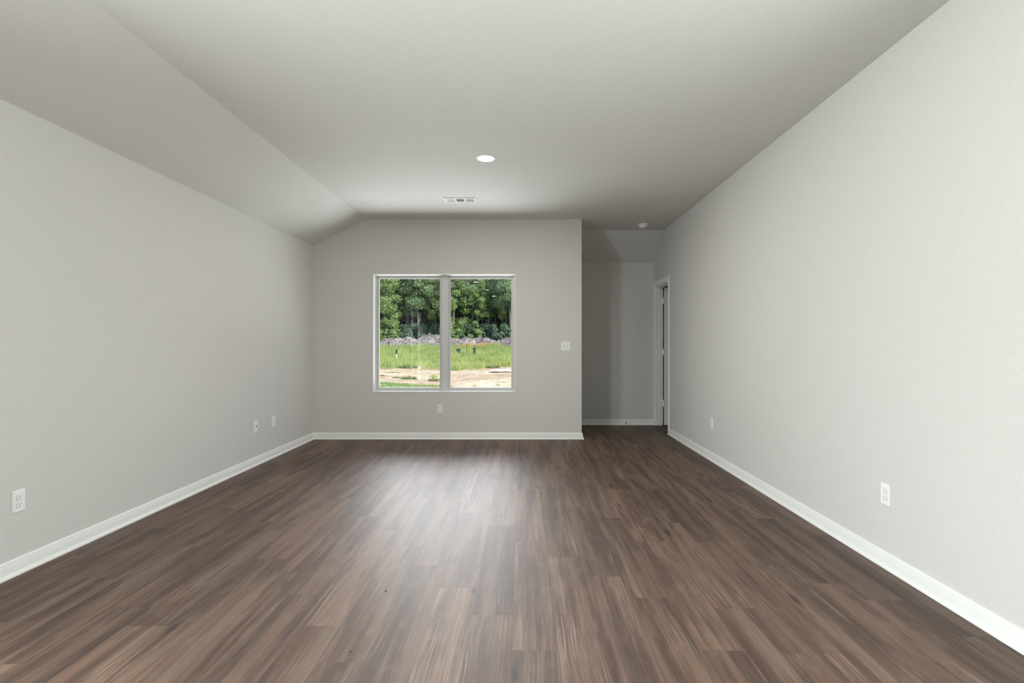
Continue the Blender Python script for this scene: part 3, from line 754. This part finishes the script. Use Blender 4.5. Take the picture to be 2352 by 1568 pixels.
# --- wood
def crown_mesh(name, blobs, n, size, mat):
    blobs = np.array(blobs); w = blobs[:, 3]**2; w = w/w.sum()
    k = rng.choice(len(blobs), n, p=w); c = blobs[k]
    d = rng.normal(size=(n, 3)); d /= np.linalg.norm(d, axis=1)[:, None]
    r = c[:, 3]*(0.25+0.95*rng.uniform(0, 1, n)**0.75)
    P = c[:, :3]+d*r[:, None]*np.array([1, 1, 0.8])
    nrm = d*0.35+rng.normal(size=(n, 3))*0.75+np.array([0, 0, 0.35]); nrm /= np.linalg.norm(nrm, axis=1)[:, None]
    t1 = np.cross(nrm, rng.normal(size=(n, 3))); t1 /= np.linalg.norm(t1, axis=1)[:, None]; t2 = np.cross(nrm, t1)
    s = size*rng.uniform(0.6, 1.3, n)[:, None]
    V = np.stack([P-t1*s, P-t2*s*0.6+nrm*s*0.1, P+t1*s, P+t2*s*0.6+nrm*s*0.1], 1).reshape(-1, 3)
    me = bpy.data.meshes.new(name)
    me.from_pydata(V.tolist(), [], [(4*i, 4*i+1, 4*i+2, 4*i+3) for i in range(n)]); me.update(); me.materials.append(mat)
    return me
def blob_crown(h0, h1, rad, n, seed, top_taper=0.55):
    r = random.Random(seed); B = []
    for i in range(n):
        u = r.random(); z = h0+(h1-h0)*u
        R = rad*(0.55+0.45*math.sin(PI*min(1, u*0.9+0.15)))*(1-top_taper*max(0, u-0.6)/0.4)
        a = r.uniform(0, 2*PI); q = R*math.sqrt(r.random())
        B.append((q*math.cos(a), q*math.sin(a), z, r.uniform(0.45, 0.95)*rad*0.42))
    return B
def trunk_mb(h, r0, lean, seed, branches=5, start=0.4):
    r = random.Random(seed); b = MB(); n = 9; pts = []
    for i in range(n):
        u = i/(n-1); pts.append((lean*u*h+0.10*math.sin(u*5+seed), 0.10*math.sin(u*4+seed*2), u*h-0.15))
    b.tube(pts, [r0*(1.25-0.25*min(1, i*0.8)) * (1-0.72*i/(n-1)) if i else r0*1.4 for i in range(n)], 9)
    for k in range(branches):
        u = start+(1-start)*0.85*k/max(1, branches-1); i = int(u*(n-1)); p = Vector(pts[i]); a = r.uniform(0, 2*PI); L = r.uniform(0.8, 1.9)
        e = p+Vector((math.cos(a)*L, math.sin(a)*L, L*0.7)); m = (p+e)/2+Vector((0, 0, 0.12))
        b.tube([p, m, e], [r0*0.30*(1-u*0.4), r0*0.2, r0*0.07], 6)
    return b
# crowns shared between the trees of one kind
CR = {
 'low':   [crown_mesh('crown', blob_crown(0.9, 9.4, 2.1, 60, s), 17000, 0.095, M_LEAF_A) for s in (1, 2)],
 'high':  [crown_mesh('crown', blob_crown(4.7, 10.0, 2.3, 50, s), 13000, 0.095, M_LEAF_B) for s in (3, 4, 5)],
 'slim':  [crown_mesh('crown', blob_crown(3.2, 8.6, 1.25, 30, s), 7000, 0.09, M_LEAF_A) for s in (6, 7)],
 'dark':  [crown_mesh('crown', blob_crown(0.6, 10.2, 2.4, 54, s), 9500, 0.15, M_LEAF_C) for s in (8, 9, 10)],
 'shrub': [crown_mesh('foliage', blob_crown(0.3, 2.1, 1.15, 16, s, 0.3), 4200, 0.085, M_LEAF_C) for s in (12, 13)],
 'shrubA': [crown_mesh('foliage', blob_crown(0.3, 2.6, 1.0, 16, s, 0.3), 4200, 0.085, M_LEAF_A) for s in (14,)],
}
def put_tree(name, kind, k, x, y, label, cat, h, r0, lean, group, bark, sc=1.0, rz=None, branches=5, start=0.4):
    t = thing(name, label, cat, (x, y, gz(x, y)-0.05), 0, group)
    trunk_mb(h, r0, lean, k*7+int(abs(x)*13), branches, start).build('trunk', bark, t, smooth=True)
    c = bpy.data.objects.new('crown', CR[kind][k % len(CR[kind])]); COL.objects.link(c); c.parent = t
    c.location = (lean*h*0.7, 0, 0); c.rotation_euler = (0, 0, rz if rz is not None else (k*1.9+x) % 6.28); c.scale = (sc, sc, sc)
    return t
def tx(px, y): return (px-1199)*y/1176
FR = 'trees at the front of the wood'
NAMED = [ # kind, px of foot, depth, label, height, radius, lean
 ('low', 884, 62.5, 'bright leafy tree filling the left edge of the window', 8.5, 0.16, 0.0),
 ('high', 935, 65.0, 'tree with the thick pale trunk shaped from a door reflection, left pane', 10.0, 0.30, 0.0),  # trunk's width and paleness come from the patio door's reflection in the pane
 ('high', 918, 67.0, 'tree with a dim pale trunk just left of the thick one', 10.0, 0.17, 0.0),
 ('high', 960, 64.0, 'tree with a thin pale bare trunk, middle of the left pane', 10.5, 0.11, 0.0),
 ('high', 990, 66.0, 'dark-trunked tree behind the right edge of the left pane', 10.5, 0.13, 0.01),
 ('low', 1043, 62.5, 'bright leafy tree at the left edge of the right pane', 9.0, 0.15, 0.0),
 ('high', 1061, 65.0, 'tree with a dark upright trunk, left in the right pane', 10.0, 0.20, 0.0),
 ('high', 1082, 64.0, 'tree with the pale leaning trunk, middle of the right pane', 10.8, 0.19, 0.045),
 ('slim', 1097, 63.2, 'slim tree with a yellow-green head, right of the leaning trunk', 8.4, 0.10, 0.0),
 ('high', 1122, 64.5, 'tall pale trunk leaning right, right half of the right pane', 11.0, 0.13, 0.035),
 ('slim', 905, 63.4, 'slim leafy sapling between the leftmost tree and the pale trunks', 6.6, 0.06, 0.0),
 ('slim', 948, 64.6, 'slim leafy sapling right of the thick pale trunk', 7.0, 0.06, 0.0),
 ('slim', 1001, 63.6, 'slim leafy sapling at the right edge of the left pane', 7.6, 0.07, 0.0),
 ('slim', 1110, 63.6, 'bright sapling between the yellow-green slim tree and the tall leaning trunk', 6.0, 0.06, 0.0),
 ('slim', 1162, 64.4, 'sapling beside the pale trunk at the right edge of the window', 7.4, 0.06, 0.0),
 ('slim', 1136, 66.0, 'slender leafy tree right of the tall leaning trunk', 8.8, 0.09, 0.0),
 ('high', 1152, 65.0, 'thin-trunked tree near the right edge of the right pane', 10.2, 0.09, 0.0),
 ('high', 1170, 63.5, 'tree with a pale upright trunk at the right edge of the window', 10.5, 0.15, 0.0),
]
for i, (kd, px, y, lab, h, r0, ln) in enumerate(NAMED):
    dark = 'dark' in lab
    put_tree('forest_tree', kd, i, tx(px, y), y, lab, 'tree', h, r0, ln, FR, M_BARK_D if dark else M_BARK, branches=4 if kd == 'high' else 6, start=0.55 if kd == 'high' else 0.2)
r = random.Random(21)
side = [(-30+2.7*i, 63.5+r.uniform(-1, 2.5)) for i in range(5)]+[(2.2+2.8*i, 63.5+r.uniform(-1, 2.5)) for i in range(5)]
for i, (x, y) in enumerate(side):
    put_tree('forest_tree', ('low', 'high', 'dark')[i % 3], i, x, y, 'leafy tree of the wood to the side, out of the window view', 'tree', 9.5, 0.16, 0.0, 'trees beside the window view', M_BARK)
for row, (yy, st, off) in enumerate(((69.5, 2.5, 0.0), (74.0, 2.7, 1.2), (80.0, 3.0, 0.5), (87.0, 2.6, 1.6))):
    x = -36+off; i = 0
    while x < 14+row*2:
        put_tree('background_tree', 'dark', i+row, x+r.uniform(-0.5, 0.5), yy+r.uniform(-1.2, 1.2), 'dark tree deep in the wood behind the front trees', 'tree', 9.0, 0.15, 0.0, 'dark trees deep in the wood', M_BARK_D, sc=1.0+0.05*row+r.uniform(-0.08, 0.08))
        x += st; i += 1
SH = [(882, 61.8, 'A', 'bright bush at the foot of the leftmost tree'), (899, 61.5, 'A', 'bright bush leaning over the bank, left pane'), (925, 62.6, 'd', 'dark bush left of the thick pale trunk'), (948, 63.5, 'd', 'dark bush right of the thick pale trunk'),
      (975, 63.0, 'd', 'dark bush under the middle of the left pane'), (1003, 63.5, 'd', 'dark bush at the right edge of the left pane'), (1042, 61.6, 'A', 'bright bush at the left edge of the right pane'),
      (1071, 63.0, 'd', 'dark bush left of the leaning trunk'), (1090, 62.0, 'A', 'pale green bush right of the leaning trunk'), (1110, 63.2, 'd', 'dark bush before the tall leaning trunk'),
      (1136, 62.8, 'd', 'dark bush in the right half of the right pane'), (1160, 63.0, 'd', 'dark bush at the right edge of the right pane')]
for i, (px, y, k, lab) in enumerate(SH):
    x = tx(px, y); t = thing('shrub', lab, 'bush', (x, y, gz(x, y)-0.05), 0, 'bushes along the edge of the wood')
    b = MB()
    for q in range(5):
        a = q*1.3+i; b.tube([(0,0,-0.1), (0.2*math.cos(a),0.2*math.sin(a),0.6), (0.55*math.cos(a),0.55*math.sin(a),1.5)], [0.03, 0.022, 0.008], 5)
    b.build('stems', M_BARK_D, t)
    c = bpy.data.objects.new('foliage', CR['shrubA' if k == 'A' else 'shrub'][0 if k == 'A' else i % 2]); COL.objects.link(c); c.parent = t; c.rotation_euler = (0, 0, i*1.1)

# ------------------------------------------------------------------ render hints
S.cycles.max_bounces = 12; S.cycles.diffuse_bounces = 8; S.cycles.transparent_max_bounces = 16
S.cycles.use_denoising = True
S.cycles.sample_clamp_indirect = 10.0
